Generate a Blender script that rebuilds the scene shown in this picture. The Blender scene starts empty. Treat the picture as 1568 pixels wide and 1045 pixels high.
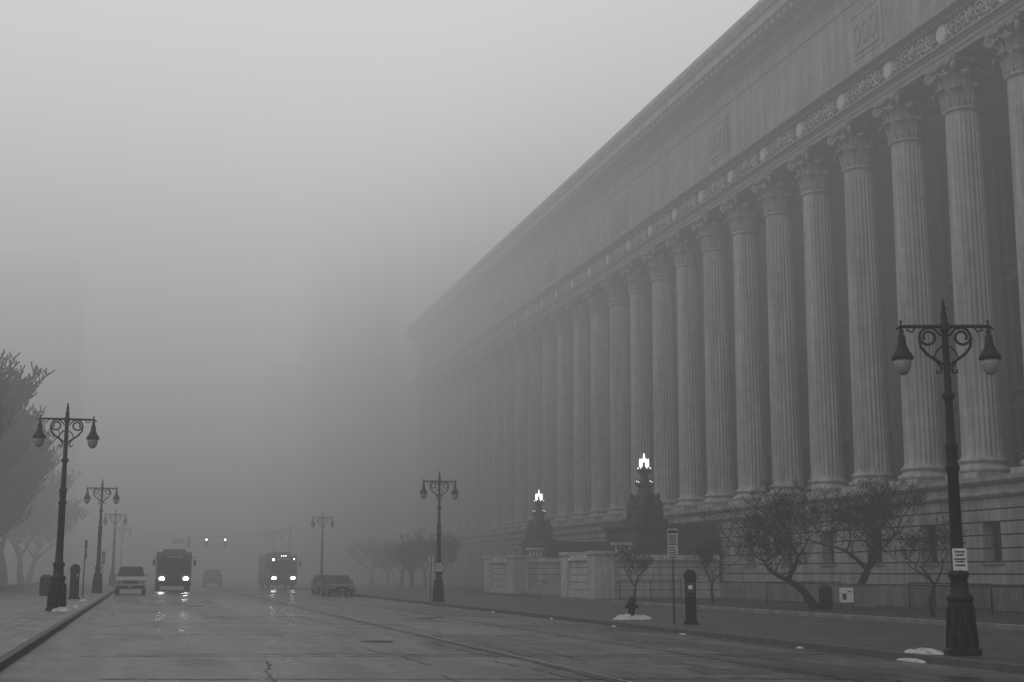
import bpy, math, random
from math import sin, cos, pi, radians, sqrt, exp
from mathutils import Vector
random.seed(7)
SC = bpy.context.scene
COL = SC.collection

# ------------------------------------------------------------------ materials
def mat(name, c, rough=0.8, ns=3.0, amt=0.25, bump=0.0, bscale=20.0, metal=0.0, spec=0.4, streak=0.0, coord='Object'):
    m = bpy.data.materials.new(name); m.use_nodes = True
    nt = m.node_tree; N = nt.nodes; L = nt.links
    b = N['Principled BSDF']
    b.inputs['Roughness'].default_value = rough
    b.inputs['Metallic'].default_value = metal
    b.inputs['Specular IOR Level'].default_value = spec
    tc = N.new('ShaderNodeTexCoord')
    n1 = N.new('ShaderNodeTexNoise'); n1.inputs['Scale'].default_value = ns; n1.inputs['Detail'].default_value = 6; n1.inputs['Roughness'].default_value = .65
    L.new(tc.outputs[coord], n1.inputs['Vector'])
    mr = N.new('ShaderNodeMapRange'); mr.inputs[1].default_value = .25; mr.inputs[2].default_value = .75
    mr.inputs[3].default_value = c*(1-amt); mr.inputs[4].default_value = c*(1+amt)
    L.new(n1.outputs['Fac'], mr.inputs[0])
    out = mr.outputs[0]
    if streak > 0:
        mp = N.new('ShaderNodeMapping'); mp.inputs['Scale'].default_value = (1.6, 1.6, .12)
        L.new(tc.outputs[coord], mp.inputs['Vector'])
        n2 = N.new('ShaderNodeTexNoise'); n2.inputs['Scale'].default_value = 1.3; n2.inputs['Detail'].default_value = 5
        L.new(mp.outputs[0], n2.inputs['Vector'])
        m2 = N.new('ShaderNodeMapRange'); m2.inputs[1].default_value = .35; m2.inputs[2].default_value = .7
        m2.inputs[3].default_value = 1-streak; m2.inputs[4].default_value = 1+streak*.4
        L.new(n2.outputs['Fac'], m2.inputs[0])
        mu = N.new('ShaderNodeMath'); mu.operation = 'MULTIPLY'
        L.new(out, mu.inputs[0]); L.new(m2.outputs[0], mu.inputs[1]); out = mu.outputs[0]
    L.new(out, b.inputs['Base Color'])
    if bump > 0:
        n3 = N.new('ShaderNodeTexNoise'); n3.inputs['Scale'].default_value = bscale; n3.inputs['Detail'].default_value = 4
        L.new(tc.outputs[coord], n3.inputs['Vector'])
        bp = N.new('ShaderNodeBump'); bp.inputs['Strength'].default_value = bump; bp.inputs['Distance'].default_value = .05
        L.new(n3.outputs['Fac'], bp.inputs['Height']); L.new(bp.outputs[0], b.inputs['Normal'])
    return m

def emis(name, s):
    m = bpy.data.materials.new(name); m.use_nodes = True
    b = m.node_tree.nodes['Principled BSDF']
    b.inputs['Base Color'].default_value = (.8, .8, .8, 1)
    b.inputs['Emission Color'].default_value = (1, 1, 1, 1)
    b.inputs['Emission Strength'].default_value = s
    m.cycles.emission_sampling = 'NONE'
    return m

def math_node(nt, op, a, b=None):
    n = nt.nodes.new('ShaderNodeMath'); n.operation = op
    for i, v in enumerate((a, b)):
        if v is None: continue
        if isinstance(v, (int, float)): n.inputs[i].default_value = v
        else: nt.links.new(v, n.inputs[i])
    return n.outputs[0]

STONE = mat('limestone', .25, .85, .9, .30, .25, 14, streak=.34)
STONE_COL = mat('limestone_column', .34, .85, 1.3, .24, .2, 18, streak=.38)
STONE_D = mat('granite_dark', .15, .8, 1.5, .3, .3, 12, streak=.3)
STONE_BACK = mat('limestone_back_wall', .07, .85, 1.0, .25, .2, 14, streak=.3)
CARVE = mat('limestone_carved', .20, .85, 4, .35, .3, 20)
MEDAL = mat('medallion_stone', .46, .8, 4, .15)
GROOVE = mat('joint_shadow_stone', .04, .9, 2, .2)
GLASS = mat('dark_window_glass', .008, .25, 1.5, .4, spec=.25)
WFRAME = mat('window_frame_paint', .04, .5, 4, .2)
IRON = mat('black_painted_iron', .007, .55, 8, .4, .2, 40, spec=.2)
BRONZE = mat('dark_bronze', .015, .5, 6, .5, .4, 30)
STEEL = mat('galvanised_steel', .05, .55, 8, .3)
LGLASS = mat('frosted_lamp_glass', .24, .3, 4, .2)
SIGNW = mat('sign_white', .55, .5, 9, .12)
SIGNB = mat('sign_black', .02, .5, 9, .2)
SIGNG = mat('sign_back_grey', .18, .5, 9, .2)
BARK = mat('tree_bark', .010, .95, 6, .5, .6, 25, spec=.15)
FARBARK = mat('tree_bark_far', .008, .95, 2, .3, spec=.1)
SNOW = mat('old_snow', .38, .8, 5, .4, .6, 12)
TYRE = mat('tyre_rubber', .02, .85, 9, .3)
BUSP = mat('bus_paint', .03, .35, 2, .25)
BUSL = mat('bus_paint_light', .22, .35, 2, .25)
CARD = mat('car_paint_dark', .012, .25, 2, .2)
CARW = mat('car_paint_silver', .33, .35, 2, .2)
CHROME = mat('chrome_trim', .4, .3, 5, .2, metal=.8)
BLDG = mat('far_building_stone', .10, .9, .5, .2)
HEAD = emis('headlight_lit', 50)
MARK = emis('marker_light_lit', 16)
TORCH = emis('torch_bulb_lit', 2.2)
SIGL = emis('signal_lens_lit', 20)

# ------------------------------------------------------------------ mesh builder
class MB:
    def __init__(s): s.v=[]; s.f=[]; s.m=[]; s.s=[]
    def add(s, vs, fs, mi=0, sm=False):
        o=len(s.v); s.v.extend(vs)
        for f in fs:
            s.f.append(tuple(i+o for i in f)); s.m.append(mi); s.s.append(sm)
    def box(s,x0,x1,y0,y1,z0,z1,mi=0):
        s.add([(x0,y0,z0),(x1,y0,z0),(x1,y1,z0),(x0,y1,z0),(x0,y0,z1),(x1,y0,z1),(x1,y1,z1),(x0,y1,z1)],
              [(0,3,2,1),(4,5,6,7),(0,1,5,4),(1,2,6,5),(2,3,7,6),(3,0,4,7)],mi)
    def frus(s,cx,cy,z0,z1,a0,b0,a1,b1,mi=0,dy=0,dx=0):
        s.add([(cx-a0,cy-b0,z0),(cx+a0,cy-b0,z0),(cx+a0,cy+b0,z0),(cx-a0,cy+b0,z0),
               (cx+dx-a1,cy+dy-b1,z1),(cx+dx+a1,cy+dy-b1,z1),(cx+dx+a1,cy+dy+b1,z1),(cx+dx-a1,cy+dy+b1,z1)],
              [(0,3,2,1),(4,5,6,7),(0,1,5,4),(1,2,6,5),(2,3,7,6),(3,0,4,7)],mi)
    def lathe(s,prof,cx=0,cy=0,n=16,mi=0,sm=True,zo=0,rot=0):
        vs=[];fs=[]
        for r,z in prof:
            for k in range(n):
                a=2*pi*k/n+rot; vs.append((cx+r*cos(a),cy+r*sin(a),z+zo))
        for j in range(len(prof)-1):
            for k in range(n):
                k2=(k+1)%n; fs.append((j*n+k,j*n+k2,(j+1)*n+k2,(j+1)*n+k))
        fs.append(tuple(reversed(range(n)))); fs.append(tuple(range((len(prof)-1)*n,len(prof)*n)))
        s.add(vs,fs,mi,sm)
    def tube(s,pts,rads,n=6,mi=0,sm=True,closed=False):
        P=[Vector(p) for p in pts]; K=len(P); vs=[];fs=[]
        if isinstance(rads,(int,float)): rads=[rads]*K
        for i in range(K):
            if closed: d=P[(i+1)%K]-P[i-1]
            else: d=P[min(i+1,K-1)]-P[max(i-1,0)]
            if d.length<1e-9: d=Vector((0,0,1))
            d.normalize()
            ref=Vector((.13,.97,.2)) if abs(d.y)<.9 else Vector((1,0,.1))
            u=d.cross(ref).normalized(); w=d.cross(u)
            for k in range(n):
                a=2*pi*k/n; q=P[i]+(u*cos(a)+w*sin(a))*rads[i]; vs.append((q.x,q.y,q.z))
        R=K if closed else K-1
        for i in range(R):
            i2=(i+1)%K
            for k in range(n):
                k2=(k+1)%n; fs.append((i*n+k,i*n+k2,i2*n+k2,i2*n+k))
        if not closed:
            fs.append(tuple(reversed(range(n)))); fs.append(tuple(range((K-1)*n,K*n)))
        s.add(vs,fs,mi,sm)
    def wheel(s,cx,cy,cz,r,w,mi=0,n=18):
        vs=[];fs=[]
        for sx,rr in ((-w/2,r*.9),(-w/2*.8,r),(w/2*.8,r),(w/2,r*.9)):
            for k in range(n):
                a=2*pi*k/n; vs.append((cx+sx,cy+rr*cos(a),cz+rr*sin(a)))
        for j in range(3):
            for k in range(n):
                k2=(k+1)%n; fs.append((j*n+k,j*n+k2,(j+1)*n+k2,(j+1)*n+k))
        fs.append(tuple(reversed(range(n)))); fs.append(tuple(range(3*n,4*n)))
        s.add(vs,fs,mi,False)
    def ball(s,c,r,mi=0,n=10,sz=1.0):
        prof=[(max(r*sin(pi*j/8),.001),-r*cos(pi*j/8)*sz) for j in range(9)]
        s.lathe(prof,c[0],c[1],n,mi,True,c[2])
    def extY(s,prof,y0,y1,mi=0):
        n=len(prof); vs=[(x,y0,z) for x,z in prof]+[(x,y1,z) for x,z in prof]
        fs=[(k,(k+1)%n,n+(k+1)%n,n+k) for k in range(n)]+[tuple(reversed(range(n))),tuple(range(n,2*n))]
        s.add(vs,fs,mi)
    def extX(s,prof,x0,x1,mi=0):
        n=len(prof); vs=[(x0,y,z) for y,z in prof]+[(x1,y,z) for y,z in prof]
        fs=[(k,(k+1)%n,n+(k+1)%n,n+k) for k in range(n)]+[tuple(reversed(range(n))),tuple(range(n,2*n))]
        s.add(vs,fs,mi)
    def mesh(s,name,mats):
        me=bpy.data.meshes.new(name); me.from_pydata(s.v,[],s.f)
        for m in mats: me.materials.append(m)
        me.polygons.foreach_set('material_index',s.m); me.polygons.foreach_set('use_smooth',s.s)
        me.update(); return me

def obj(name,data,loc=(0,0,0),rot=0,parent=None,scale=1,bevel=0):
    o=bpy.data.objects.new(name,data); COL.objects.link(o); o.location=loc; o.rotation_euler=(0,0,rot)
    o.scale=(scale,)*3 if isinstance(scale,(int,float)) else scale
    if parent: o.parent=parent
    if bevel:
        b=o.modifiers.new('bevel','BEVEL'); b.width=bevel; b.segments=2; b.limit_method='ANGLE'
    return o
def empty(name,loc=(0,0,0)):
    return obj(name,None,loc)

# ------------------------------------------------------------------ ground / road
XL,XR=-1.95,14.6
def zr(x): return .18-.30*(x-XL)/(XR-XL)
def sheet(name,cols,y0,y1,ny,m,z=0):
    vs=[];fs=[];n=len(cols)
    for j in range(ny+1):
        y=y0+(y1-y0)*j/ny
        for x,zz in cols: vs.append((x,y,zz+z))
    for j in range(ny):
        for i in range(n-1): fs.append((j*n+i,j*n+i+1,(j+1)*n+i+1,(j+1)*n+i))
    b=MB(); b.add(vs,fs); return obj(name,b.mesh(name,[m]))
GRASS=mat('winter_lawn',.024,.95,.6,.4,.7,9)
sheet('ground',[(-3000,.27),(XL-.1,.27),(XL,.15),(XR,-.16),(XR+.1,-.03),(3000,-.03)],-600,3500,1,GRASS)

def asphalt():
    m=bpy.data.materials.new('wet_asphalt'); m.use_nodes=True; nt=m.node_tree; N=nt.nodes; L=nt.links; b=N['Principled BSDF']
    tc=N.new('ShaderNodeTexCoord')
    def noise(s,d,sc=(1,1,1)):
        mp=N.new('ShaderNodeMapping'); mp.inputs['Scale'].default_value=sc; L.new(tc.outputs['Object'],mp.inputs[0])
        n=N.new('ShaderNodeTexNoise'); n.inputs['Scale'].default_value=s; n.inputs['Detail'].default_value=d; n.inputs['Roughness'].default_value=.6
        L.new(mp.outputs[0],n.inputs[0]); return n.outputs['Fac']
    a=noise(.35,6,(1,.35,1)); g=noise(40,3); w=noise(.9,3,(1.6,.07,1)); md=noise(2.2,5,(1,.5,1))
    def mrg(i,a0,a1,b0,b1):
        r=N.new('ShaderNodeMapRange'); r.inputs[1].default_value=a0;r.inputs[2].default_value=a1;r.inputs[3].default_value=b0;r.inputs[4].default_value=b1
        L.new(i,r.inputs[0]); return r.outputs[0]
    c=math_node(nt,'MULTIPLY',mrg(a,.3,.7,.036,.09),mrg(g,.3,.7,.55,1.45))
    c=math_node(nt,'MULTIPLY',c,mrg(w,.35,.65,.65,1.3))
    c=math_node(nt,'MULTIPLY',c,mrg(md,.35,.65,.62,1.35))
    v=N.new('ShaderNodeTexVoronoi'); v.feature='DISTANCE_TO_EDGE'; v.inputs['Scale'].default_value=.33
    nn=N.new('ShaderNodeTexNoise'); nn.inputs['Scale'].default_value=1.2; nn.inputs['Detail'].default_value=4; L.new(tc.outputs['Object'],nn.inputs[0])
    ad=N.new('ShaderNodeVectorMath'); ad.operation='ADD'; L.new(tc.outputs['Object'],ad.inputs[0]); L.new(nn.outputs['Color'],ad.inputs[1])
    L.new(ad.outputs[0],v.inputs['Vector'])
    crack=mrg(v.outputs['Distance'],.003,.012,.35,1.0)
    c=math_node(nt,'MULTIPLY',c,crack)
    L.new(c,b.inputs['Base Color'])
    L.new(mrg(a,.38,.62,.14,.5),b.inputs['Roughness'])
    bp=N.new('ShaderNodeBump'); bp.inputs['Strength'].default_value=.3; bp.inputs['Distance'].default_value=.02
    L.new(g,bp.inputs['Height']); L.new(bp.outputs[0],b.inputs['Normal'])
    return m
ASPH=asphalt()
cols=[(XL+(XR-XL)*i/12, zr(XL+(XR-XL)*i/12)) for i in range(13)]
sheet('road',cols,-60,900,1,ASPH)
def paving(name,c,bw,bh,mort,mc):
    m=bpy.data.materials.new(name); m.use_nodes=True; nt=m.node_tree; N=nt.nodes; L=nt.links; b=N['Principled BSDF']
    tc=N.new('ShaderNodeTexCoord')
    br=N.new('ShaderNodeTexBrick'); br.offset=0; br.inputs['Scale'].default_value=1; br.inputs['Brick Width'].default_value=bw; br.inputs['Row Height'].default_value=bh
    br.inputs['Mortar Size'].default_value=mort; br.inputs['Mortar Smooth'].default_value=.3
    br.inputs['Color1'].default_value=(c*.8,)*3+(1,); br.inputs['Color2'].default_value=(c*1.2,)*3+(1,); br.inputs['Mortar'].default_value=(mc,)*3+(1,)
    L.new(tc.outputs['Object'],br.inputs['Vector'])
    n=N.new('ShaderNodeTexNoise'); n.inputs['Scale'].default_value=1.1; n.inputs['Detail'].default_value=9; n.inputs['Roughness'].default_value=.75; L.new(tc.outputs['Object'],n.inputs[0])
    r=N.new('ShaderNodeMapRange'); r.inputs[1].default_value=.3;r.inputs[2].default_value=.7;r.inputs[3].default_value=.35;r.inputs[4].default_value=1.6; L.new(n.outputs['Fac'],r.inputs[0])
    mx=N.new('ShaderNodeVectorMath'); mx.operation='SCALE'; L.new(br.outputs['Color'],mx.inputs[0]); L.new(r.outputs[0],mx.inputs['Scale'])
    L.new(mx.outputs[0],b.inputs['Base Color']); b.inputs['Roughness'].default_value=.55
    bp=N.new('ShaderNodeBump'); bp.inputs['Strength'].default_value=.4; bp.inputs['Distance'].default_value=.02
    n2=N.new('ShaderNodeTexNoise'); n2.inputs['Scale'].default_value=30; L.new(tc.outputs['Object'],n2.inputs[0]); L.new(n2.outputs['Fac'],bp.inputs['Height']); L.new(bp.outputs[0],b.inputs['Normal'])
    return m
PAVR=paving('sidewalk_concrete',.038,1.5,1.5,.02,.014)
PAVL=paving('sidewalk_pavers',.14,.42,.3,.02,.05)
KERB=mat('granite_kerb',.065,.7,3,.35,.3,15)
sheet('sidewalk',[(XR+.16,0),(23.4,0)],-60,600,1,PAVR)
sheet('sidewalk',[(-9.5,.30),(XL-.16,.30)],-60,600,1,PAVL)
b=MB()
y=-20
while y<420:
    l=2.4
    b.box(XR,XR+.157,y+.006,y+l-.006,-.15,.012+random.uniform(-.004,.004)); 
    b.box(XL-.157,XL,y+.006,y+l-.006,.1,.312+random.uniform(-.006,.006))
    y+=l
obj('kerb',b.mesh('kerb',[KERB]),bevel=.01)
b=MB()
b.box(23.403,23.6,20,79,-.02,.14); b.box(23.403,23.6,99,300,-.02,.14)
obj('lawn_edging',b.mesh('lawn_edging',[STONE_D]),bevel=.02)
b=MB()
for k in range(60):
    y0=20+k*4; b.box(-9.9,-9.6,y0+.01,y0+3.99,.2,.62)
obj('low_stone_wall',b.mesh('low_stone_wall',[STONE_D]),bevel=.02)

# seams, cracks and patches on the road
TAR=mat('tar_seam',.010,.4,6,.3); PATCH=mat('asphalt_patch',.040,.4,1.5,.35,.4,60); PATCH2=mat('asphalt_patch_pale',.10,.22,1.5,.4,.3,60)
b=MB()
def ribbon(pts,w,dz=.008,mi=0):
    vs=[];fs=[]
    for i,(x,y) in enumerate(pts):
        x2,y2=pts[min(i+1,len(pts)-1)]; x1,y1=pts[max(i-1,0)]
        dx,dy=x2-x1,y2-y1; l=math.hypot(dx,dy) or 1; nx,ny=-dy/l,dx/l; ww=w*random.uniform(.4,1.2)
        for sg in (-1,1):
            X=x+nx*ww*sg; vs.append((X,y+ny*ww*sg,zr(X)+dz))
    for i in range(len(pts)-1): fs.append((2*i,2*i+1,2*i+3,2*i+2))
    b.add(vs,fs,mi)
def wig(x0,y0,x1,y1,n,a):
    o=[];e=0
    for i in range(n+1):
        t=i/n; e=e*.7+random.uniform(-a,a); o.append((x0+(x1-x0)*t+e*(abs(y1-y0)>abs(x1-x0)),y0+(y1-y0)*t+e*(abs(y1-y0)<=abs(x1-x0))))
    return o
ribbon(wig(6.7,14,6.7,120,160,.035),.05); ribbon(wig(10.6,14,10.6,120,130,.04),.03)
b2=b; b=MB(); ribbon(wig(6.84,14,6.84,120,160,.02),.035,.008); SEAM2=b; b=b2
for yy in (15.6,19.4,24.6,25.2,33,41,52,66,84):
    x0=random.uniform(-1.8,0); x1=random.uniform(9,14.4)
    ribbon(wig(x0,yy,x1,yy+random.uniform(-.6,.6),60,.05),.05)
for k in range(44):
    x0=random.uniform(-1.5,13); y0=random.uniform(14,60)
    if random.random()<.5: ribbon(wig(x0,y0,min(x0+random.uniform(1,3),14.3),y0+random.uniform(-.5,.5),14,.08),.025)
    else: ribbon(wig(x0,y0,x0+random.uniform(-.4,.4),y0+random.uniform(2,6),18,.06),.02)
obj('road_tar_seams',b.mesh('road_tar_seams',[TAR]))
obj('road_concrete_joint',SEAM2.mesh('road_concrete_joint',[mat('worn_concrete_edge',.2,.7,4,.4)]),(0,0,.003))
b=MB()
def patch(x0,x1,y0,y1,mi):
    n=14; P=[]; j=.12
    for i in range(n): P.append((x0+(x1-x0)*i/n,y0+random.uniform(-j,j)))
    for i in range(n): P.append((x1+random.uniform(-j,j),y0+(y1-y0)*i/n))
    for i in range(n): P.append((x1-(x1-x0)*i/n,y1+random.uniform(-j,j)))
    for i in range(n): P.append((x0+random.uniform(-j,j),y1-(y1-y0)*i/n))
    b.add([(x,y,zr(x)+.004) for x,y in P],[tuple(range(len(P)))],mi)
patch(8.8,10.0,20.3,21.6,0); patch(7.5,9.8,34,43,1); patch(.6,1.9,40,52,1); patch(10.8,13.4,50,64,0); patch(3.4,5.6,48,75,1); patch(11.4,12.6,24.5,26,0)
obj('road_repair_patches',b.mesh('road_repair_patches',[PATCH,PATCH2]))
b=MB()
for (x,y) in ((5.1,30.2),(9.6,47),(2.2,61)):
    b.lathe([(.36,-.01),(.36,.009),(.33,.012),(.30,.009)],x,y,24,0,False,zr(x))
obj('manhole_covers',b.mesh('manhole_covers',[IRON]))

# snow
def snow(x,y,z,rx,ry,h=.07,sd=0):
    R=random.Random(sd+int(x*10+y*7)); b=MB(); n=26; rings=5; vs=[];fs=[]
    off=[R.uniform(.5,1.4) for _ in range(n)]
    off=[(off[i-1]+off[i]*3+off[(i+1)%n])/5 for i in range(n)]
    for j in range(rings):
        t=1-j/rings
        for k in range(n):
            a=2*pi*k/n; vs.append((rx*t*off[k]*cos(a),ry*t*off[k]*sin(a),h*(1-t*t)**.6*R.uniform(.6,1.3)-.012*(j==0)))
    vs.append((0,0,h))
    for j in range(rings-1):
        for k in range(n): fs.append((j*n+k,j*n+(k+1)%n,(j+1)*n+(k+1)%n,(j+1)*n+k))
    for k in range(n): fs.append(((rings-1)*n+k,(rings-1)*n+(k+1)%n,len(vs)-1))
    b.add(vs,fs,0,True); obj('snow_patch',b.mesh('snow_patch',[SNOW]),(x,y,z))
snow(15.0,23.9,.0,.3,.5,.09); snow(14.42,23.4,-.11,.08,.45,.05); snow(16.1,43.6,0,.7,.75,.16)
snow(-2.6,47.6,.3,.3,.6,.12); snow(-2.4,53,.3,.12,1.0,.07); snow(-2.6,64,.3,.15,1.5,.07); snow(-6.6,55,.3,.5,.8,.05)
for k in range(5): snow(14.5+random.uniform(-.06,.03),26.5+k*7+random.uniform(0,2),-.115,.05,random.uniform(.12,.35),.03,k)

# ------------------------------------------------------------------ colonnaded building
BL=empty('colonnaded_government_building')
SP=4.86; Y0=28.9; NC=32; YA=Y0-SP*1.5; YB=Y0+SP*(NC-.5)+1.5
b=MB(); n=144
def flute(k,r):
    q=k%6; return r*(1-(0,0,.04,.066,.066,.04)[q])
zs=[0,.25];rs=[.97,.93]
for k in range(1,9):
    zz=k*1.8; r_=.93-.115*(zz/15.6)**1.3
    zs+=[zz-.025,zz,zz+.025]; rs+=[r_,r_*.985,r_]
zs+=[15.8,16.5,16.62]; rs+=[.815,.80,.84]
vs=[];fs=[]
for j,(z,r) in enumerate(zip(zs,rs)):
    for k in range(n):
        rr=flute(k,r) if 0<j<len(zs)-2 else r*.995
        a=2*pi*k/n; vs.append((rr*cos(a),rr*sin(a),z+6.75))
for j in range(len(zs)-1):
    for k in range(n):
        k2=(k+1)%n; fs.append((j*n+k,j*n+k2,(j+1)*n+k2,(j+1)*n+k))
b.add(vs,fs,0,False)
b.box(-1.22,1.22,-1.22,1.22,5.7,6.02)
b.lathe([(1.2,6.02),(1.26,6.09),(1.28,6.17),(1.26,6.25),(1.18,6.31),(1.1,6.33),(1.05,6.42),(1.07,6.5),(1.12,6.52),(1.15,6.58),(1.12,6.65),(1.0,6.68),(1.0,6.76)],n=40)
b.lathe([(.8,23.28),(.9,23.32),(.92,23.4),(.88,23.46),(.8,23.48)],n=32)
zc=23.45
b.lathe([(.82,0),(.84,.9),(.9,1.4),(1.02,1.85),(1.14,2.08),(1.14,2.12)],n=24,zo=zc,mi=2)
def leaf(th,r0,z0,h,w,curl):
    e=(cos(th),sin(th)); t=(-sin(th),cos(th))
    path=[(0,0),(.04,.22),(.06,.42),(.09,.62),(.14,.80),(.26,.95),(.40,.98),(.47,.88),(.44,.80)]
    wd=[.8,1.0,.86,1.05,.9,.95,.75,.5,.2]; vs=[];fs=[];A=7
    for (dr,dz),ww in zip(path,wd):
        for i in range(A):
            s=(i/(A-1)-.5)*2; side=s*w*ww*.5; back=-.09*abs(s)+(.035 if i%2 else 0)
            r=r0+dr*curl+back; vs.append((e[0]*r+t[0]*side,e[1]*r+t[1]*side,z0+dz*h-(.05*abs(s) if i%2==0 else 0)))
    for j in range(len(path)-1):
        for i in range(A-1): fs.append((j*A+i,j*A+i+1,(j+1)*A+i+1,(j+1)*A+i))
    b.add(vs,fs,1,False)
for k in range(8):
    leaf(2*pi*k/8,.90,zc+.02,.98,.68,1.0); leaf(2*pi*(k+.5)/8,.90,zc+.3,1.4,.68,1.1)
for k in range(4):
    th=pi/4+k*pi/2; e=(cos(th),sin(th))
    pts=[(.9,1.0),(.98,1.35),(1.12,1.65),(1.26,1.95)]
    for q in range(16):
        a=pi*.65-q*2*pi*1.6/15; rr=.27-.2*q/15; pts.append((1.38+rr*cos(a),1.82+rr*sin(a)))
    b.tube([(e[0]*r,e[1]*r,zc+z) for r,z in pts],[.08,.11,.12,.12]+[.12-.003*q for q in range(16)],6,1)
    th=k*pi/2; e=(cos(th),sin(th)); t=(-sin(th),cos(th))
    for sg in (-1,1):
        pts=[]
        for q in range(10):
            a=-.3+q*.55; rr=.19-.014*q; pts.append((1.05+.01*q, sg*(.26+rr*cos(a)*-1),1.72+rr*sin(a)))
        b.tube([(e[0]*r+t[0]*w,e[1]*r+t[1]*w,zc+z) for r,w,z in pts],.055,5,1)
    b.ball((e[0]*1.08,e[1]*1.08,zc+2.24),.19,1,8)
P=[]
for k in range(4):
    th=pi/4+k*pi/2
    for s in (-.09,.09): P.append((1.68*cos(th+s*.75),1.68*sin(th+s*.75)))
    for q in range(1,6):
        u=q/6; th1=pi/4+(k+1)*pi/2
        xa=1.62*((1-u)*cos(th)+u*cos(th1)); ya=1.62*((1-u)*sin(th)+u*sin(th1)); f=1-.14*sin(pi*u); P.append((xa*f,ya*f))
m_=len(P)
b.add([(x*.96,y*.96,zc+2.12) for x,y in P]+[(x,y,zc+2.22) for x,y in P]+[(x*1.02,y*1.02,zc+2.445) for x,y in P],
   [(k,(k+1)%m_,m_+(k+1)%m_,m_+k) for k in range(m_)]+[(m_+k,m_+(k+1)%m_,2*m_+(k+1)%m_,2*m_+k) for k in range(m_)]+[tuple(range(2*m_,3*m_)),tuple(reversed(range(m_)))],1)
colm=b.mesh('column',[STONE_COL,CARVE,GROOVE])
for i in range(NC): obj('column',colm,(37,Y0+i*SP,0),rot=random.choice([0,pi/2,pi]),parent=BL)

b=MB(); bays=[Y0+(i+.5)*SP for i in range(-1,NC-1)]
def course(z0,z1,x,win,mi=0,hw=.66):
    if not win: 
        y=YA+(SP/4 if int(z0*10)%2 else 0)
        if y>YA: b.box(x,36.05,YA,y-.012,z0,z1,mi)
        while y<YB:
            e=min(y+SP/2,YB); b.box(x,36.05,y+.012,e-.012,z0,z1,mi); y=e
    else:
        prev=YA
        for c in bays+[None]:
            e=(c-hw) if c else YB
            if e>prev: b.box(x,36.05,prev,e,z0,z1,mi)
            if c: prev=c+hw
b.box(35.2,36.1,YA,YB,-.3,.75,1); b.box(35.3,36.1,YA,YB,.75,.92,1)
g=.07; z=.92
for hh,win in ((.54,0),(.54,0),(.57,1),(.57,1),(.57,1),(.54,0),(.54,0)):
    course(z+g,z+hh,35.5,win); course(z,z+g,35.6,win,2); z+=hh
b.box(36.06,36.3,YA,YB,1.9,3.9,3)
for c in bays:
    b.box(35.86,36.04,c-.03,c+.03,2.0,3.71,4); b.box(35.86,36.04,c-.62,c+.62,2.82,2.88,4)
    b.box(35.42,35.9,c-.8,c+.8,1.9,1.998,1)
b.extY([(35.4,z),(35.3,z+.12),(35.3,z+.22),(35.44,z+.26),(35.44,5.3),(35.3,5.38),(35.2,5.5),(35.2,5.7),(42.2,5.7),(42.2,z)],YA,YB,0)
obj('base_wall',b.mesh('base_wall',[STONE,STONE_D,GROOVE,GLASS,WFRAME]),parent=BL)

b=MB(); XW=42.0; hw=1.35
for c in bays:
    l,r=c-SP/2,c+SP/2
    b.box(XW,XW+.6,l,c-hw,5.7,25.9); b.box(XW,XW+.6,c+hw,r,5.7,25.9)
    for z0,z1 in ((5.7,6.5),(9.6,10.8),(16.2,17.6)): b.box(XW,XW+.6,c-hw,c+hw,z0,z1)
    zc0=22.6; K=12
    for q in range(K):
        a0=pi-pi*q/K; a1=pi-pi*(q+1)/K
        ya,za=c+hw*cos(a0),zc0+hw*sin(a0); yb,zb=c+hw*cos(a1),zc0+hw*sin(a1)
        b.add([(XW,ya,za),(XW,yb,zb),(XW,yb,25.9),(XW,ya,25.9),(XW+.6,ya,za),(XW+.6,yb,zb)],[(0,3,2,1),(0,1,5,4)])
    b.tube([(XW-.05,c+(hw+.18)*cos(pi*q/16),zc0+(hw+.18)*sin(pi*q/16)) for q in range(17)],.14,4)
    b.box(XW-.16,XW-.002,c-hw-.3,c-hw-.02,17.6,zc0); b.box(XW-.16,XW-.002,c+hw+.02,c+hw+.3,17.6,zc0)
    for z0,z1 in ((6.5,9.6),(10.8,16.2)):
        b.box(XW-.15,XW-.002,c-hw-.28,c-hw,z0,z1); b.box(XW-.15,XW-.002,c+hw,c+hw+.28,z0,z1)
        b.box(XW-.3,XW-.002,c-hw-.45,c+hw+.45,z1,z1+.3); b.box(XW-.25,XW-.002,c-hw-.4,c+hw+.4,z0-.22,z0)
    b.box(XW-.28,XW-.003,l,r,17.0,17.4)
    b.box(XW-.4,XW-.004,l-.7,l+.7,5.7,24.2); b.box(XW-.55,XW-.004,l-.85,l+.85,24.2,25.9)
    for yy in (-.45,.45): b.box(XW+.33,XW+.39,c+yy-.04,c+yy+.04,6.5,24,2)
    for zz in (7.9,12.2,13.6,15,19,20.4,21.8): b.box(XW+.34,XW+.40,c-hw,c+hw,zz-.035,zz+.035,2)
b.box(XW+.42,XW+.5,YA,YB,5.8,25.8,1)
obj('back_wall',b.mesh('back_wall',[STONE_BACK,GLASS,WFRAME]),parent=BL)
b=MB()
b.extY([(36.12,25.9),(36.12,26.14),(36.07,26.15),(36.07,26.4),(36.0,26.42),(36.0,26.5),(35.86,26.56),(35.86,26.66),(36.06,26.68),(36.06,27.78),(35.9,27.82),(35.78,27.9),(35.5,27.97),(35.5,28.12),(35.9,28.2),(42.6,28.2),(42.6,25.9)],YA,YB,0)
for i in range(NC):
    yy=Y0+i*SP; b.box(37.8,42.0,yy-.5,yy+.5,25.4,25.898)
y=YA
while y<YB:
    b.box(35.8,36.0,y,y+.13,27.66,27.79,0); y+=.27
obj('entablature',b.mesh('entablature',[CARVE]),parent=BL)
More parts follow.
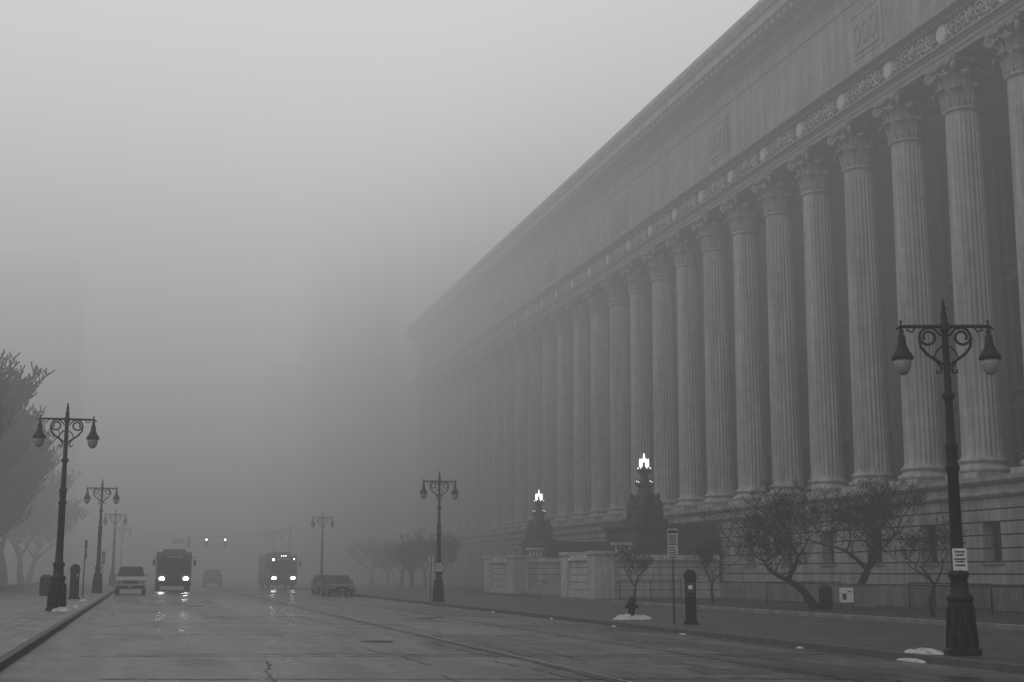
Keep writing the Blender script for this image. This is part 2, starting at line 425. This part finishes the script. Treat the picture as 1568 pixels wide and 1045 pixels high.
b=MB(); X=36.02
def ringY(c,zc_,r,tr,mi,n=28): b.tube([(X,c+r*cos(2*pi*k/n),zc_+r*sin(2*pi*k/n)) for k in range(n)],tr,5,mi,True,True)
n=28
b.add([(X-.07,.40*cos(2*pi*k/n),.40*sin(2*pi*k/n)) for k in range(n)]+[(X-.14,0,0)],[(k,(k+1)%n,n) for k in range(n)],1,True)
ringY(0,0,.44,.06,1)
for sg in (-1,1):
    for ci,(cc,up) in enumerate(((.98,1),(1.8,-1))):
        pts=[]
        for q in range(26):
            a=(-pi*.95*up)+up*q*2*pi*1.55/25; rr=.40-.30*q/25; pts.append((X-.05,sg*(cc+rr*cos(a)),rr*sin(a)))
        b.tube(pts,[.07-.0012*q for q in range(26)],5,0)
        b.ball((X-.06,sg*cc,0),.11,0,8)
        for q in range(7):
            a=q*2*pi/7+.3*ci; b.ball((X-.04,sg*(cc+.45*cos(a)),.46*sin(a)),.08,0,6,1.3)
b.ball((X-.05,2.40,.1),.14,0,6,2.4); b.ball((X-.05,-2.40,.1),.14,0,6,2.4)
fm=b.mesh('frieze_relief',[STONE_COL,MEDAL])
for i in range(NC): obj('frieze_relief',fm,(0,Y0+i*SP-.2,27.22),parent=BL)
b=MB()
b.box(36.35,80,YA,YB,28.2,33.4,1)
y=YA; i=0
while y<YB-.1:
    e=min(y+SP,YB)
    for z0,z1 in ((28.2,29.0),(29.03,32.3),(32.33,33.2)):
        b.box(36.12 if z0>28.5 and z0<32 else 36.05,36.349,y+.018,e-.018,z0,z1,0)
    y=e; i+=1
for k in range(8):
    c=59.8+19.44*k-19.44
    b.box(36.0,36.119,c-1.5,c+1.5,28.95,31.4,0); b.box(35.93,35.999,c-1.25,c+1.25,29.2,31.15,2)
    for q in range(3):
        b.tube([(35.92,c-.8+.8*q+.3*cos(2*pi*j/12),30.2+.6*sin(2*pi*j/12)) for j in range(12)],.08,5,2,True,True)
    b.box(35.96,36.119,c-1.65,c+1.65,31.4,31.6,0)
obj('attic_wall',b.mesh('attic_wall',[STONE,GROOVE,CARVE]),parent=BL)
b=MB()
b.extY([(36.0,33.2),(35.75,33.4),(35.75,33.55),(35.5,33.75),(35.5,34.15),(34.5,34.2),(34.45,34.2),(34.45,34.7),(34.3,34.78),(34.1,35.1),(34.1,35.25),(34.35,35.3),(34.6,35.95),(34.7,36.0),(36.2,36.05),(80,36.3),(80,33.3)],YA,YB,0)
y=YA
while y<YB:
    b.box(34.6,35.49,y,y+.34,33.85,34.19,1); y+=.81
y=YA
while y<YB:
    b.box(35.52,35.745,y,y+.16,33.4,33.56,1); y+=.32
obj('cornice',b.mesh('cornice',[STONE,CARVE]),parent=BL)
b=MB(); b.box(42.65,80,YA,YB-.01,-.3,28.19)
b.box(36.2,42.64,YB-1.5,YB-.01,5.71,25.89)
obj('core_block',b.mesh('core_block',[STONE]),parent=BL)

# ------------------------------------------------------------------ entrance steps
ST=empty('entrance_steps')
def cheek(y0,y1,xf=27.0,h=2.65,uph=4.6):
    b=MB()
    b.box(xf-.12,35.19,y0-.12,y1+.12,-.1,.45,0)
    z=.45
    for k in range(4):
        hh=(h-.35-.45)/4
        b.box(xf,35.19,y0,y1,z+.04,z+hh,0); b.box(xf+.06,35.19,y0+.06,y1-.06,z,z+.04,2); z+=hh
    b.box(xf-.16,35.19,y0-.16,y1+.16,h-.35,h-.18,0); b.box(xf-.08,35.19,y0-.08,y1+.08,h-.18,h,0)
    for (px,py) in ((xf,y0),(xf,y1-1.0)):
        b.box(px-.22,px+1.1,py-.22,py+1.2,-.1,h+.02,0); b.box(px-.32,px+1.2,py-.32,py+1.3,h+.02,h+.22,0)
    x=xf+1.4
    while x<29.3:
        b.lathe([(.06,0),(.1,.12),(.12,.25),(.06,.45),(.08,.6)],x,y0+.25,8,0,True,h); x+=.28
    b.box(xf+1.1,29.4,y0+.1,y0+.4,h+.6,h+.75,0)
    b.box(29.8,35.18,y0+.3,y1-.3,h,uph-.25,3); b.box(29.6,35.17,y0+.1,y1-.1,uph-.25,uph,3)
    b.box(29.68,35.16,y0+.2,y1-.2,h+.001,h+.25,3)
    return b
M4=[mat('limestone_terrace',.42,.85,1.5,.25,.3,12,streak=.35),STONE_D,GROOVE,mat('pedestal_dark_stone',.035,.8,2,.4,.3,12,streak=.3)]
obj('cheek_wall_near',cheek(79,85.6).mesh('cheek_wall_near',M4),parent=ST)
obj('cheek_wall_far',cheek(98.5,106.5,uph=3.9).mesh('cheek_wall_far',M4),parent=ST)
b=MB()
for k in range(20): b.box(27.6+k*.38,35.18,85.75,98.3,k*.17-.05,(k+1)*.17,0)
obj('stair_flight',b.mesh('stair_flight',[STONE]),parent=ST)

def candelabrum():
    b=MB()
    b.frus(0,0,0,.35,1.1,1.1,1.05,1.05); b.frus(0,0,.35,1.15,.86,.86,.76,.76); b.frus(0,0,1.15,1.3,.88,.88,.84,.84)
    b.lathe([(.5,1.3),(.66,1.5),(.58,1.9),(.44,2.2),(.36,2.5),(.46,2.62),(.3,2.75),(.24,3.05),(.26,3.2),(.44,3.4),(.48,3.5),(.3,3.55)],n=16)
    for k in range(4):
        a=pi/4+k*pi/2; cx,cy=.85*cos(a),.85*sin(a)
        b.lathe([(.3,.35),(.36,.7),(.28,1.0),(.32,1.25),(.26,1.5),(.1,1.62),(.16,1.75),(.16,1.9),(.05,2.0)],cx,cy,10)
        b.tube([(cx,cy,1.4),(cx*.8,cy*.8,1.75),(cx*.5,cy*.5,2.0)],[.09,.07,.06],6)
        a=k*pi/2; 
        b.tube([(.2*cos(a),.2*sin(a),2.5),(.5*cos(a),.5*sin(a),2.4),(.66*cos(a),.66*sin(a),2.55),(.62*cos(a),.62*sin(a),2.68)],[.09,.08,.08,.1],6)
        b.ball((.62*cos(a),.62*sin(a),2.75),.035,1,8)
    for k in range(6):
        a=2*pi*k/6+.3; x,y=.27*cos(a),.27*sin(a)
        b.lathe([(.05,3.5),(.09,3.6),(.09,3.68)],x,y,8); b.lathe([(.045,3.68),(.055,3.8),(.05,4.1),(.02,4.25)],x,y,8,1)
        b.ball((x*1.5,y*1.5,3.62),.045,1,8)
    b.lathe([(.1,3.5),(.1,3.95),(.1,4.0)],n=8); b.lathe([(.06,4.0),(.07,4.15),(.06,4.45),(.02,4.6)],n=8,mi=1)
    return b.mesh('candelabrum_lamp',[BRONZE,TORCH])
cm=candelabrum()
obj('candelabrum_lamp',cm,(31.0,81.0,4.6),rot=.3); obj('candelabrum_lamp',cm,(31.0,105.2,3.9),rot=.3,scale=.95)

# ------------------------------------------------------------------ street lamps
def lampmesh(sign):
    b=MB()
    b.lathe([(.36,0),(.36,.10),(.31,.14),(.30,.42),(.27,.48),(.25,.95),(.22,1.02)],n=8,sm=False,rot=pi/8)
    b.lathe([(.22,1.0),(.26,1.06),(.26,1.12),(.18,1.18),(.16,1.45),(.2,1.52),(.2,1.58),(.135,1.64),(.12,2.2),(.11,3.55),(.14,3.6),(.14,3.66),(.105,3.72),(.12,4.0),(.135,4.06),(.09,4.14),(.075,4.95),(.085,5.0),(.13,5.06),(.13,5.1),(.075,5.16),(.065,6.35),(.10,6.42),(.10,6.54),(.06,6.6),(.07,6.72),(.04,6.8),(.05,6.88),(.03,6.95),(.035,7.0),(.004,7.08)],n=14)
    for q in range(8):
        a=q*pi/4; b.tube([(.29*cos(a),.29*sin(a),.15),(.25*cos(a),.25*sin(a),.9)],.03,4)
    b.tube([(-.98,0,6.44),(-.9,0,6.5),(0,0,6.5),(.9,0,6.5),(.98,0,6.44)],[.02,.035,.04,.035,.02],8)
    for sg in (-1,1):
        pts=[]
        for q in range(24):
            a=pi/2-q*2*pi*1.35/23; rr=.19-.10*q/23; pts.append((sg*(.34+rr*cos(a)),0,6.28+rr*sin(a)))
        b.tube(pts,.028,6)
        b.tube([(sg*.34,0,6.47),(sg*.2,0,6.44),(sg*.08,0,6.3)],.022,5)
        b.tube([(sg*.53,0,6.28),(sg*.5,0,6.08),(sg*.38,0,5.93),(sg*.2,0,5.8),(sg*.1,0,5.65),(sg*.13,0,5.55),(sg*.2,0,5.55),(sg*.22,0,5.62)],[.028,.03,.032,.03,.026,.022,.02,.015],6)
        b.tube([(sg*.08,0,6.1),(sg*.2,0,5.98),(sg*.24,0,5.85),(sg*.07,0,5.72)],.02,5)
        b.tube([(sg*.6,0,6.48),(sg*.66,0,6.38),(sg*.76,0,6.42),(sg*.74,0,6.48)],.018,5)
        x=sg*.88
        b.tube([(x,0,6.5),(x,0,6.58)],[.03,.012],6); b.ball((x,0,6.6),.03,0,8)
        b.lathe([(.03,6.46),(.055,6.40),(.04,6.34),(.07,6.30),(.09,6.12),(.14,6.0),(.21,5.90),(.225,5.83),(.21,5.82)],x,0,16)
        b.lathe([(.18,5.83),(.175,5.72),(.14,5.60),(.08,5.52),(.02,5.5)],x,0,14,1)
    mats=[IRON,LGLASS,SIGNW,TORCH,SIGNB]
    if sign:
        b.box(-.14,.14,-.145,-.135,1.62,2.05,2)
        for zz,w in ((1.98,.1),(1.92,.08),(1.84,.11),(1.79,.09),(1.72,.1)): b.box(-w,w,-.148,-.1455,zz-.012,zz+.018,4)
    return b.mesh('street_lamp',mats)
LS,LN=lampmesh(True),lampmesh(False)
for k,yy in enumerate((23.2,71.7,122,170)):
    obj('street_lamp',LS if k<2 else LN,(15.42,yy,0),rot=-.28 if k<1 else 0)
for k,yy in enumerate((48.1,88,128,168)): obj('street_lamp',LN,(-2.83,yy,.3))

# ------------------------------------------------------------------ street furniture
def hydrant():
    b=MB()
    b.lathe([(.19,0),(.19,.06),(.13,.08),(.12,.14),(.12,.45),(.155,.47),(.155,.51),(.13,.53),(.12,.6),(.08,.67),(.03,.69),(.03,.75)],n=14)
    b.tube([(-.2,0,.38),(.2,0,.38)],.055,8); b.tube([(-.22,0,.38),(-.17,0,.38)],.07,6); b.tube([(.17,0,.38),(.22,0,.38)],.07,6); b.tube([(0,-.2,.34),(0,0,.34)],.075,8)
    return b.mesh('fire_hydrant',[IRON])
obj('fire_hydrant',hydrant(),(16.1,43.5,.05))
def signpole(h=2.95,w=.16):
    b=MB(); b.tube([(0,0,0),(0,0,h)],.03,6,0)
    b.box(-w,w,-.045,-.035,h-.48,h-.02,1)
    b.box(-w+.02,w-.02,-.049,-.046,h-.16,h-.07,2); 
    for q in range(4): b.box(-w+.04,w-.05,-.049,-.046,h-.44+.06*q,h-.41+.06*q,2)
    b.box(-w,w,-.045,-.035,h-.95,h-.52,1)
    for q in range(5): b.box(-w+.04,w-.04-.01*q,-.049,-.046,h-.92+.075*q,h-.89+.075*q,2)
    return b.mesh('parking_sign',[STEEL,mat('worn_sign_face',.33,.5,7,.3),SIGNB])
obj('parking_sign',signpole(),(15.95,39.3,0),rot=-.35)
obj('parking_sign',signpole(2.9),(-3.0,72,.3),rot=1.2)
obj('parking_sign',signpole(2.6),(16.3,78,0),rot=2.4)
obj('parking_sign',signpole(2.8),(-3.0,103,.3),rot=.5)
def meter():
    b=MB()
    b.frus(0,0,0,.1,.23,.19,.22,.18); b.frus(0,0,.1,1.35,.17,.14,.17,.14); b.frus(0,0,1.35,1.55,.2,.17,.2,.1,0,-.0)
    b.frus(0,0,1.55,1.66,.19,.1,.1,.04)
    b.box(-.13,.13,-.152,-.142,.85,1.28,1)
    b.lathe([(.07,-.01),(.07,.01)],0,0,20,2)
    n=20; o=len(b.v)-2*n
    for i in range(2*n):
        x,y,z=b.v[o+i]; b.v[o+i]=(x,-.158-z*.3,y+1.12)
    b.box(-.1,.1,-.157,-.153,.88,.96,0)
    return b.mesh('parking_meter_kiosk',[IRON,mat('meter_panel',.04,.4),SIGNW])
mm=meter()
obj('parking_meter_kiosk',mm,(16.35,38.9,0),rot=-.4,bevel=.012); obj('parking_meter_kiosk',mm,(-3.25,68.3,.3),rot=.9,bevel=.012)
def bin_():
    b=MB(); b.lathe([(.26,0),(.29,.05),(.3,.9),(.33,.92),(.33,.98),(.2,1.12),(.12,1.14)],n=16)
    for k in range(16):
        a=2*pi*k/16; b.tube([(.31*cos(a),.31*sin(a),.05),(.32*cos(a),.32*sin(a),.9)],.015,4)
    return b.mesh('litter_bin',[IRON])
obj('litter_bin',bin_(),(-5.2,78,.3)); obj('litter_bin',bin_(),(28.2,52.3,0),scale=.9)
b=MB(); b.box(-.5,.5,-.04,.04,.35,1.15,1); b.box(-.54,.54,-.03,.06,1.15,1.2,0); b.box(-.44,-.38,-.03,.03,0,.35,0); b.box(.38,.44,-.03,.03,0,.35,0)
b.box(-.28,.0,-.047,-.042,.5,.82,2); b.box(.1,.4,-.047,-.042,.9,.96,2)
obj('notice_board',b.mesh('notice_board',[IRON,SIGNW,SIGNB]),(29.6,53.0,0),rot=-.6,scale=(.6,1,.8))
b=MB(); b.box(-.6,.6,-.3,.3,.0,.12,0); b.box(-.55,.55,-.25,.25,.12,1.2,1); b.box(-.6,.6,-.3,.3,1.2,1.27,0); b.box(-.01,.01,-.26,-.252,.16,1.16,0)
obj('utility_cabinet',b.mesh('utility_cabinet',[STEEL,mat('cabinet_paint',.12,.6)]),(30.3,52.9,0),rot=-.5,scale=(1,1,.85))
def railing(L,step=.14,h=1.1):
    b=MB(); b.tube([(0,0,h),(L,0,h)],.025,6); b.tube([(0,0,.12),(L,0,.12)],.018,6); x=0
    while x<=L: b.tube([(x,0,.12),(x,0,h)],.010,4); x+=step
    for q in range(int(L//2)+1): b.tube([(q*2,0,0),(q*2,0,h+.05)],.03,6)
    return b.mesh('iron_railing',[IRON])
obj('iron_railing',railing(6),(31.3,41,0),rot=pi/2); obj('iron_railing',railing(6),(33.0,47.5,0),rot=pi/2); obj('iron_railing',railing(4),(29.2,60,0),rot=0); obj('iron_railing',railing(4),(26.5,73.5,0),rot=0.1)

# ------------------------------------------------------------------ trees
def tree(seed,h,trunk,spread,lean=(0,0),depth=6,r0=.16,fork=2,up=.25,kink=.35,nseg=4,twig=.006,mat_=BARK,lratio=.76,side=.35,first=.3):
    R=random.Random(seed); b=MB()
    def grow(p,d,r,L,dep):
        pts=[p]; rr=[r]; seg=nseg if dep>1 else 3
        for i in range(seg):
            d=(d+Vector((R.uniform(-1,1)*kink,R.uniform(-1,1)*kink,R.uniform(-.6,1)*kink+ (up*.3)))*.5).normalized()
            p=p+d*(L/seg); pts.append(p); rr.append(max(r*(1-.4*(i+1)/seg),twig))
            if dep<=depth-1 and dep>0 and R.random()<side:
                a=R.uniform(0,2*pi); s=Vector((cos(a),sin(a),R.uniform(.0,.9))); grow(p,(d*.5+s).normalized(),max(rr[-1]*.5,twig),L*R.uniform(.45,.75),max(dep-2,0))
        b.tube(pts,rr,7 if r>.06 else (5 if r>.04 else 3),0)
        if dep<=0: return
        k=fork if dep<depth else fork+1
        a0=R.uniform(0,2*pi)
        for q in range(k):
            a=a0+2*pi*q/k+R.uniform(-.5,.5); s=Vector((cos(a)*spread,sin(a)*spread,up+R.uniform(-.1,.3)))
            grow(p,(d*.75+s).normalized(),rr[-1]*(.88 if q==0 else .76),L*lratio*R.uniform(.8,1.15),dep-1)
    grow(Vector((0,0,-.05)),Vector((lean[0],lean[1],1)).normalized(),r0,h*first,depth)
    return b.mesh('bare_tree',[mat_])
obj('bare_tree',tree(3,5.9,0,1.25,(-.4,.0),8,.22,2,.18,.7,4,.012,lratio=.79),(28.4,53.6,0))
obj('bare_tree',tree(14,6.3,0,1.25,(.3,-.1),8,.25,2,.18,.7,4,.012,lratio=.79),(31.0,54.6,0))
obj('bare_tree',tree(8,4.0,0,1.0,(.05,0),7,.10,2,.2,.5,4,.009),(27.9,43.7,0))
obj('bare_tree',tree(21,4.2,0,1.0,(.05,0),7,.11,2,.25,.45,4,.010),(29.0,66,0),scale=.85)
obj('bare_tree',tree(33,4.0,0,1.0,(-.05,0),7,.11,2,.25,.4,4,.010),(23.9,64,0),scale=.75)
t1=tree(41,7.0,0,1.0,(0,0),7,.2,2,.2,.4,4,.028,FARBARK,side=.6,first=.22)
t2=tree(43,6.6,0,1.05,(.1,0),7,.2,2,.2,.45,4,.028,FARBARK,side=.6,first=.22)
for k,(x,y) in enumerate(((25.5,118),(24,123),(26,127),(24.5,132),(27,138),(25.5,144),(24.5,150))):
    obj('bare_tree',(t1,t2)[k%2],(x,y,0),rot=k*1.3,scale=random.uniform(.95,1.1))
g1=tree(51,16,0,.8,(0,0),9,.42,2,.32,.4,4,.045,FARBARK,.79,.5,.2)
g2=tree(57,16,0,.85,(0,0),9,.42,2,.3,.4,4,.045,FARBARK,.79,.5,.2)
for k,(x,y,s) in enumerate(((-13.4,86,1.1),(-13.2,91,1.15),(-12.9,96,1.18),(-14,101,1.25),(-12.8,107,1.15),(-16,110,1.3),(-12.4,115,1.1),(-15,122,1.2),(-12.4,130,1.0),(-11.6,140,.9),(-16,94,1.3),(-12,152,.85))):
    obj('bare_tree',(g1,g2)[k%2],(x,y,.25),rot=k*2.1,scale=s)

# ------------------------------------------------------------------ vehicles (front towards -Y)
def bus(extra=False,L=12.0):
    b=MB(); w=1.28; y0,y1=-L/2,L/2
    prof=[(y0+.02,.42),(y0-.0,.9),(y0+.04,1.35),(y0+.18,2.75),(y0+.45,3.0),(y1-.3,3.02),(y1,2.8),(y1+.02,.45)]
    b.extX(prof,-w,w,0)
    b.frus(0,y0+2.8,3.0,3.22,.9,1.4,.8,1.2,0); b.frus(0,y1-2,3.02,3.2,.9,1.4,.8,1.3,0)
    def fq(x0,x1,z0,z1,mi,off=.012):
        def yy(z):
            return (y0+.04+(z-1.35)/(2.75-1.35)*.14) if z>1.35 else y0+ .0+ (z-.9)/.45*.04
        b.add([(x0,yy(z0)-off,z0),(x1,yy(z0)-off,z0),(x1,yy(z1)-off,z1),(x0,yy(z1)-off,z1)],[(0,1,2,3)],mi)
    fq(-1.15,-.03,1.38,2.42,1); fq(.03,1.15,1.38,2.42,1); fq(-.9,.9,2.48,2.72,1)
    fq(-.6,.6,2.53,2.67,6 ,.02)
    b.box(-1.2,1.2,y0-.1,y0+.05,.4,.78,3); b.box(-.5,.5,y0-.025,y0+.05,.85,1.05,3)
    for sg in (-1,1):
        for (hx) in (.98,.80): b.lathe([(.105,0),(.10,.03)],0,0,14,4); n=14; o=len(b.v)-2*n; [b.v.__setitem__(o+i,(sg*hx+b.v[o+i][0],y0-.03-b.v[o+i][2],.98+b.v[o+i][1])) for i in range(2*n)]
        b.tube([(sg*1.2,y0+.2,2.6),(sg*1.5,y0-.15,2.55),(sg*1.5,y0-.18,2.3)],.03,5,3); b.box(sg*1.5-.1,sg*1.5+.1,y0-.24,y0-.16,1.95,2.35,3)
        X=sg*(w+.006)
        y=y0+.9
        while y<y1-1.2:
            b.box(min(X,X-.01*sg),max(X,X-.01*sg),y,y+1.25,1.45,2.5,1); y+=1.35
        b.box(min(X,X-.012*sg),max(X,X-.012*sg),y0+.3,y1-.2,1.05,1.2,5)
        for wy in (y0+2.6,y1-3.2): b.wheel(sg*1.15,wy,.48,.48,.3,2)
    if extra:
        b.ball((-.98,y0+.02,2.55),.1,7,8); b.ball((.98,y0+.1,2.6),.06,7,8)
        for x in (-.2,0,.2): b.ball((x,y0+.2,2.88),.035,7,8)
    return b.mesh('city_bus',[BUSP,GLASS,TYRE,IRON,HEAD,BUSL,LGLASS,MARK])
obj('city_bus',bus(),(2.15,111.8,zr(2.1)))
obj('city_bus',bus(True,11),(12.6,134.5,zr(12.6)),rot=.02,scale=(1,1,1.1))
def car(kind,paint,lit=False):
    b=MB()
    if kind=='suv':
        L,w,H=4.8,.93,1.78; low=[(-2.4,.35),(-2.42,.62),(-2.36,.95),(-2.2,1.05),(-1.25,1.14),(2.3,1.15),(2.4,.9),(2.4,.38)]
        g=(-1.25,-.55,2.3,2.1)
    else:
        L,w,H=4.6,.9,1.43; low=[(-2.3,.3),(-2.33,.52),(-2.25,.72),(-2.05,.8),(-.95,.93),(1.6,.96),(2.25,.92),(2.32,.7),(2.3,.32)]
        g=(-.98,-.25,1.75,1.15)
    zt=low[4][1]
    b.extX(low,-w,w,0)
    yb0,yt0,yb1,yt1=g; wb,wt=w*.95,w*.76
    b.add([(-wb,yb0,zt),(wb,yb0,zt),(wb,yb1,zt),(-wb,yb1,zt),(-wt,yt0,H),(wt,yt0,H),(wt,yt1,H),(-wt,yt1,H)],
          [(4,5,6,7),(0,1,5,4),(1,2,6,5),(2,3,7,6),(3,0,4,7)],1)
    b.add([(-wt-.02,yt0-.05,H-.03),(wt+.02,yt0-.05,H-.03),(wt+.02,yt1+.05,H-.03),(-wt-.02,yt1+.05,H-.03),(-wt+.06,yt0+.1,H+.03),(wt-.06,yt0+.1,H+.03),(wt-.06,yt1-.1,H+.03),(-wt+.06,yt1-.1,H+.03)],
          [(4,5,6,7),(0,1,5,4),(1,2,6,5),(2,3,7,6),(3,0,4,7),(0,3,2,1)],0)
    for sg in (-1,1):
        for (ya,yb) in ((yb0,yt0),(yb1,yt1),((yb0+yb1)/2+.1,(yt0+yt1)/2+.1)): b.tube([(sg*wb,ya,zt-.02),(sg*wt,yb,H-.01)],.04,5,0)
        for wy in (-L*.31,L*.3): b.wheel(sg*(w-.1),wy,.34,.35,.24,2); b.wheel(sg*(w+.005),wy,.34,.2,.06,4,12)
        b.box(sg*w*.98-.12*(sg<0),sg*w*.98+.12*(sg>0),yb0+.2,yb0+.3,zt-.02,zt+.14,0)
        f=low[1][0]; b.box(sg*w*.72-.17,sg*w*.72+.17,f-.015,f+.1,low[2][1]-.22,low[2][1]-.06,5 if lit else 6)
    f=low[1][0]
    b.box(-w*.48,w*.48,f-.02,f+.1,low[2][1]-.24,low[2][1]-.08,3); b.box(-w*.9,w*.9,f-.05,f+.1,low[0][1]+.05,low[0][1]+.2,3); b.box(-.16,.16,f-.06,f-.051,low[0][1]+.09,low[0][1]+.2,6)
    return b.mesh('car',[paint,GLASS,TYRE,IRON,CHROME,HEAD,LGLASS])
cd_=car('sedan',CARD)
obj('parked_suv',car('suv',CARW),(-.85,91.4,zr(-.95)),bevel=.04)
obj('parked_car',cd_,(13.3,96,zr(13.3)),bevel=.04)
obj('parked_car',cd_,(13.4,103,zr(13.3)),bevel=.04)
obj('moving_suv',car('suv',CARD,False),(7.1,150,zr(7)))

# ------------------------------------------------------------------ traffic signals on span wire
TS=empty('traffic_signal_span')
b=MB()
for x in (-3.6,17): b.tube([(x,166,0),(x,166,7.6)],[.14,.09],8)
b.tube([(-3.6+20.6*q/12,166,6.7-1.0*sin(pi*q/12)) for q in range(13)],.035,5)
obj('poles_and_wire',b.mesh('poles_and_wire',[STEEL]),parent=TS)
b=MB()
for x in (4.9,7.0,9.2):
    b.box(x-.2,x+.2,165.8,166.15,4.5,5.6,0); b.tube([(x,166,5.6),(x,166,5.85)],.03,5,0)
    for zz in (4.7,5.05,5.4): b.tube([(x,165.62,zz),(x,165.82,zz)],.15,10,0)
for x in (7.0,9.2): b.tube([(x,165.58,5.4),(x,165.62,5.4)],.12,12,1)
b.box(3.0,4.4,165.9,165.95,4.9,5.5,2)
obj('signal_heads',b.mesh('signal_heads',[IRON,SIGL,SIGNG]),parent=TS)

# ------------------------------------------------------------------ far buildings
def block(name,x0,x1,y0,y1,h,bay,fl):
    E=empty(name); b=MB(); b.box(x0+.3,x1-.3,y0+.3,y1-.3,0,h-.5); obj('window_core',b.mesh('window_core',[GLASS]),parent=E)
    b=MB(); nx=max(1,int((x1-x0)/bay)); ny=max(1,int((y1-y0)/bay))
    for i in range(nx+1):
        x=x0+(x1-x0)*i/nx; b.box(x-.7,x+.7,y0,y0+.5,0,h); 
    for j in range(ny+1):
        y=y0+(y1-y0)*j/ny
        for xx in (x0,x1): b.box(xx-.02 if xx==x0 else xx-.5,xx+.5 if xx==x0 else xx+.02,y-.7,y+.7,0,h)
    z=0
    while z<h:
        b.box(x0+.05,x1-.05,y0+.06,y1-.05,z,z+fl*.4); z+=fl
    b.box(x0-.5,x1+.5,y0-.5,y1+.5,h-1.2,h+.4); b.box(x0+.2,x1-.2,y0+.2,y1-.2,h+.4,h+1.6)
    obj('facade',b.mesh('facade',[BLDG]),parent=E)
block('office_tower',24,35.5,199,226,80,3.2,3.8); block('office_building',20,31,232,262,36,3.5,4)
block('apartment_building',-54,-11.2,202,238,46,3.6,3.4); block('office_building',44,80,195,240,40,4,4)

# ------------------------------------------------------------------ fog (absorbing medium with its own glow, thicker up the street and with height)
S0,S1,SZ=.0050,.0220,.00021
fm_=bpy.data.materials.new('glowing_fog_medium'); fm_.use_nodes=True; nt=fm_.node_tree; nt.nodes.clear(); L=nt.links
out=nt.nodes.new('ShaderNodeOutputMaterial'); ab=nt.nodes.new('ShaderNodeVolumeAbsorption'); ab.inputs['Color'].default_value=(0,0,0,1)
em=nt.nodes.new('ShaderNodeEmission'); ge=nt.nodes.new('ShaderNodeNewGeometry'); sx=nt.nodes.new('ShaderNodeSeparateXYZ'); L.new(ge.outputs['Position'],sx.inputs[0])
def mr(i,a,b_,c,d):
    s=nt.nodes.new('ShaderNodeMapRange'); s.interpolation_type='SMOOTHSTEP'
    for k,v in enumerate((a,b_,c,d)): s.inputs[k+1].default_value=v
    L.new(i,s.inputs[0]); return s.outputs[0]
sig=math_node(nt,'ADD',mr(sx.outputs['Y'],60,185,S0,S0+S1),math_node(nt,'MULTIPLY',sx.outputs['Z'],SZ))
# low cloud base: the fog closes in above the roofs further up the street
cloud=math_node(nt,'MULTIPLY',mr(sx.outputs['Y'],110,190,0,.035),mr(sx.outputs['Z'],26,56,0,1))
sig=math_node(nt,'ADD',sig,cloud)
J=math_node(nt,'MULTIPLY',sx.outputs['Z'],.00015); J=math_node(nt,'ADD',J,.0085); J=math_node(nt,'MULTIPLY',J,sx.outputs['Z']); J=math_node(nt,'ADD',J,.152)  # fog emission stands for scattered skylight: brighter upward, dimmer beside the building
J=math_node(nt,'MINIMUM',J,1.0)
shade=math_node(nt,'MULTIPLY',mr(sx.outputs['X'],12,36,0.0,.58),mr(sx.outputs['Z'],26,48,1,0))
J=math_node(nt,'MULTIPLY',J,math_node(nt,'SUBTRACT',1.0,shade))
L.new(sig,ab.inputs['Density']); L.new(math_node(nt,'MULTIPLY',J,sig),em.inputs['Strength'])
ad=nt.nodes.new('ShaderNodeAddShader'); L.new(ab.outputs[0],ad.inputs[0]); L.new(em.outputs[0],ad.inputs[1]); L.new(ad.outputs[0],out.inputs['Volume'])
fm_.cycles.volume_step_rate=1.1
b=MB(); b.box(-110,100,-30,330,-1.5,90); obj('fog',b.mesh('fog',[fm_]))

# ------------------------------------------------------------------ world, sun, camera
w=bpy.data.worlds.new('World'); SC.world=w; w.use_nodes=True; nt=w.node_tree; bg=nt.nodes['Background']
try: w.cycles.sampling_method='NONE'
except Exception as e: print(e)
sk=nt.nodes.new('ShaderNodeTexSky'); sk.sky_type='NISHITA'; sk.sun_disc=False; sk.sun_elevation=radians(50); sk.sun_rotation=radians(240); sk.air_density=1.5; sk.dust_density=4
bw=nt.nodes.new('ShaderNodeRGBToBW'); nt.links.new(sk.outputs[0],bw.inputs[0]); nt.links.new(bw.outputs[0],bg.inputs['Color']); bg.inputs['Strength'].default_value=.14
sl=bpy.data.lights.new('sun','SUN'); sl.energy=.9; sl.angle=radians(25); so=bpy.data.objects.new('sun',sl); COL.objects.link(so)
so.rotation_euler=(radians(40),0,radians(-60)); so.location=(0,0,120)
cd=bpy.data.cameras.new('camera'); cd.sensor_width=36; cd.lens=2030/1568*36; cd.clip_end=5000; cd.clip_start=.1
co=bpy.data.objects.new('camera',cd); COL.objects.link(co); co.location=(0,0,1.6); co.rotation_euler=(radians(90+9.87),0,radians(-15.26)); SC.camera=co
SC.view_settings.view_transform='Standard'; SC.view_settings.look='None'; SC.view_settings.exposure=0
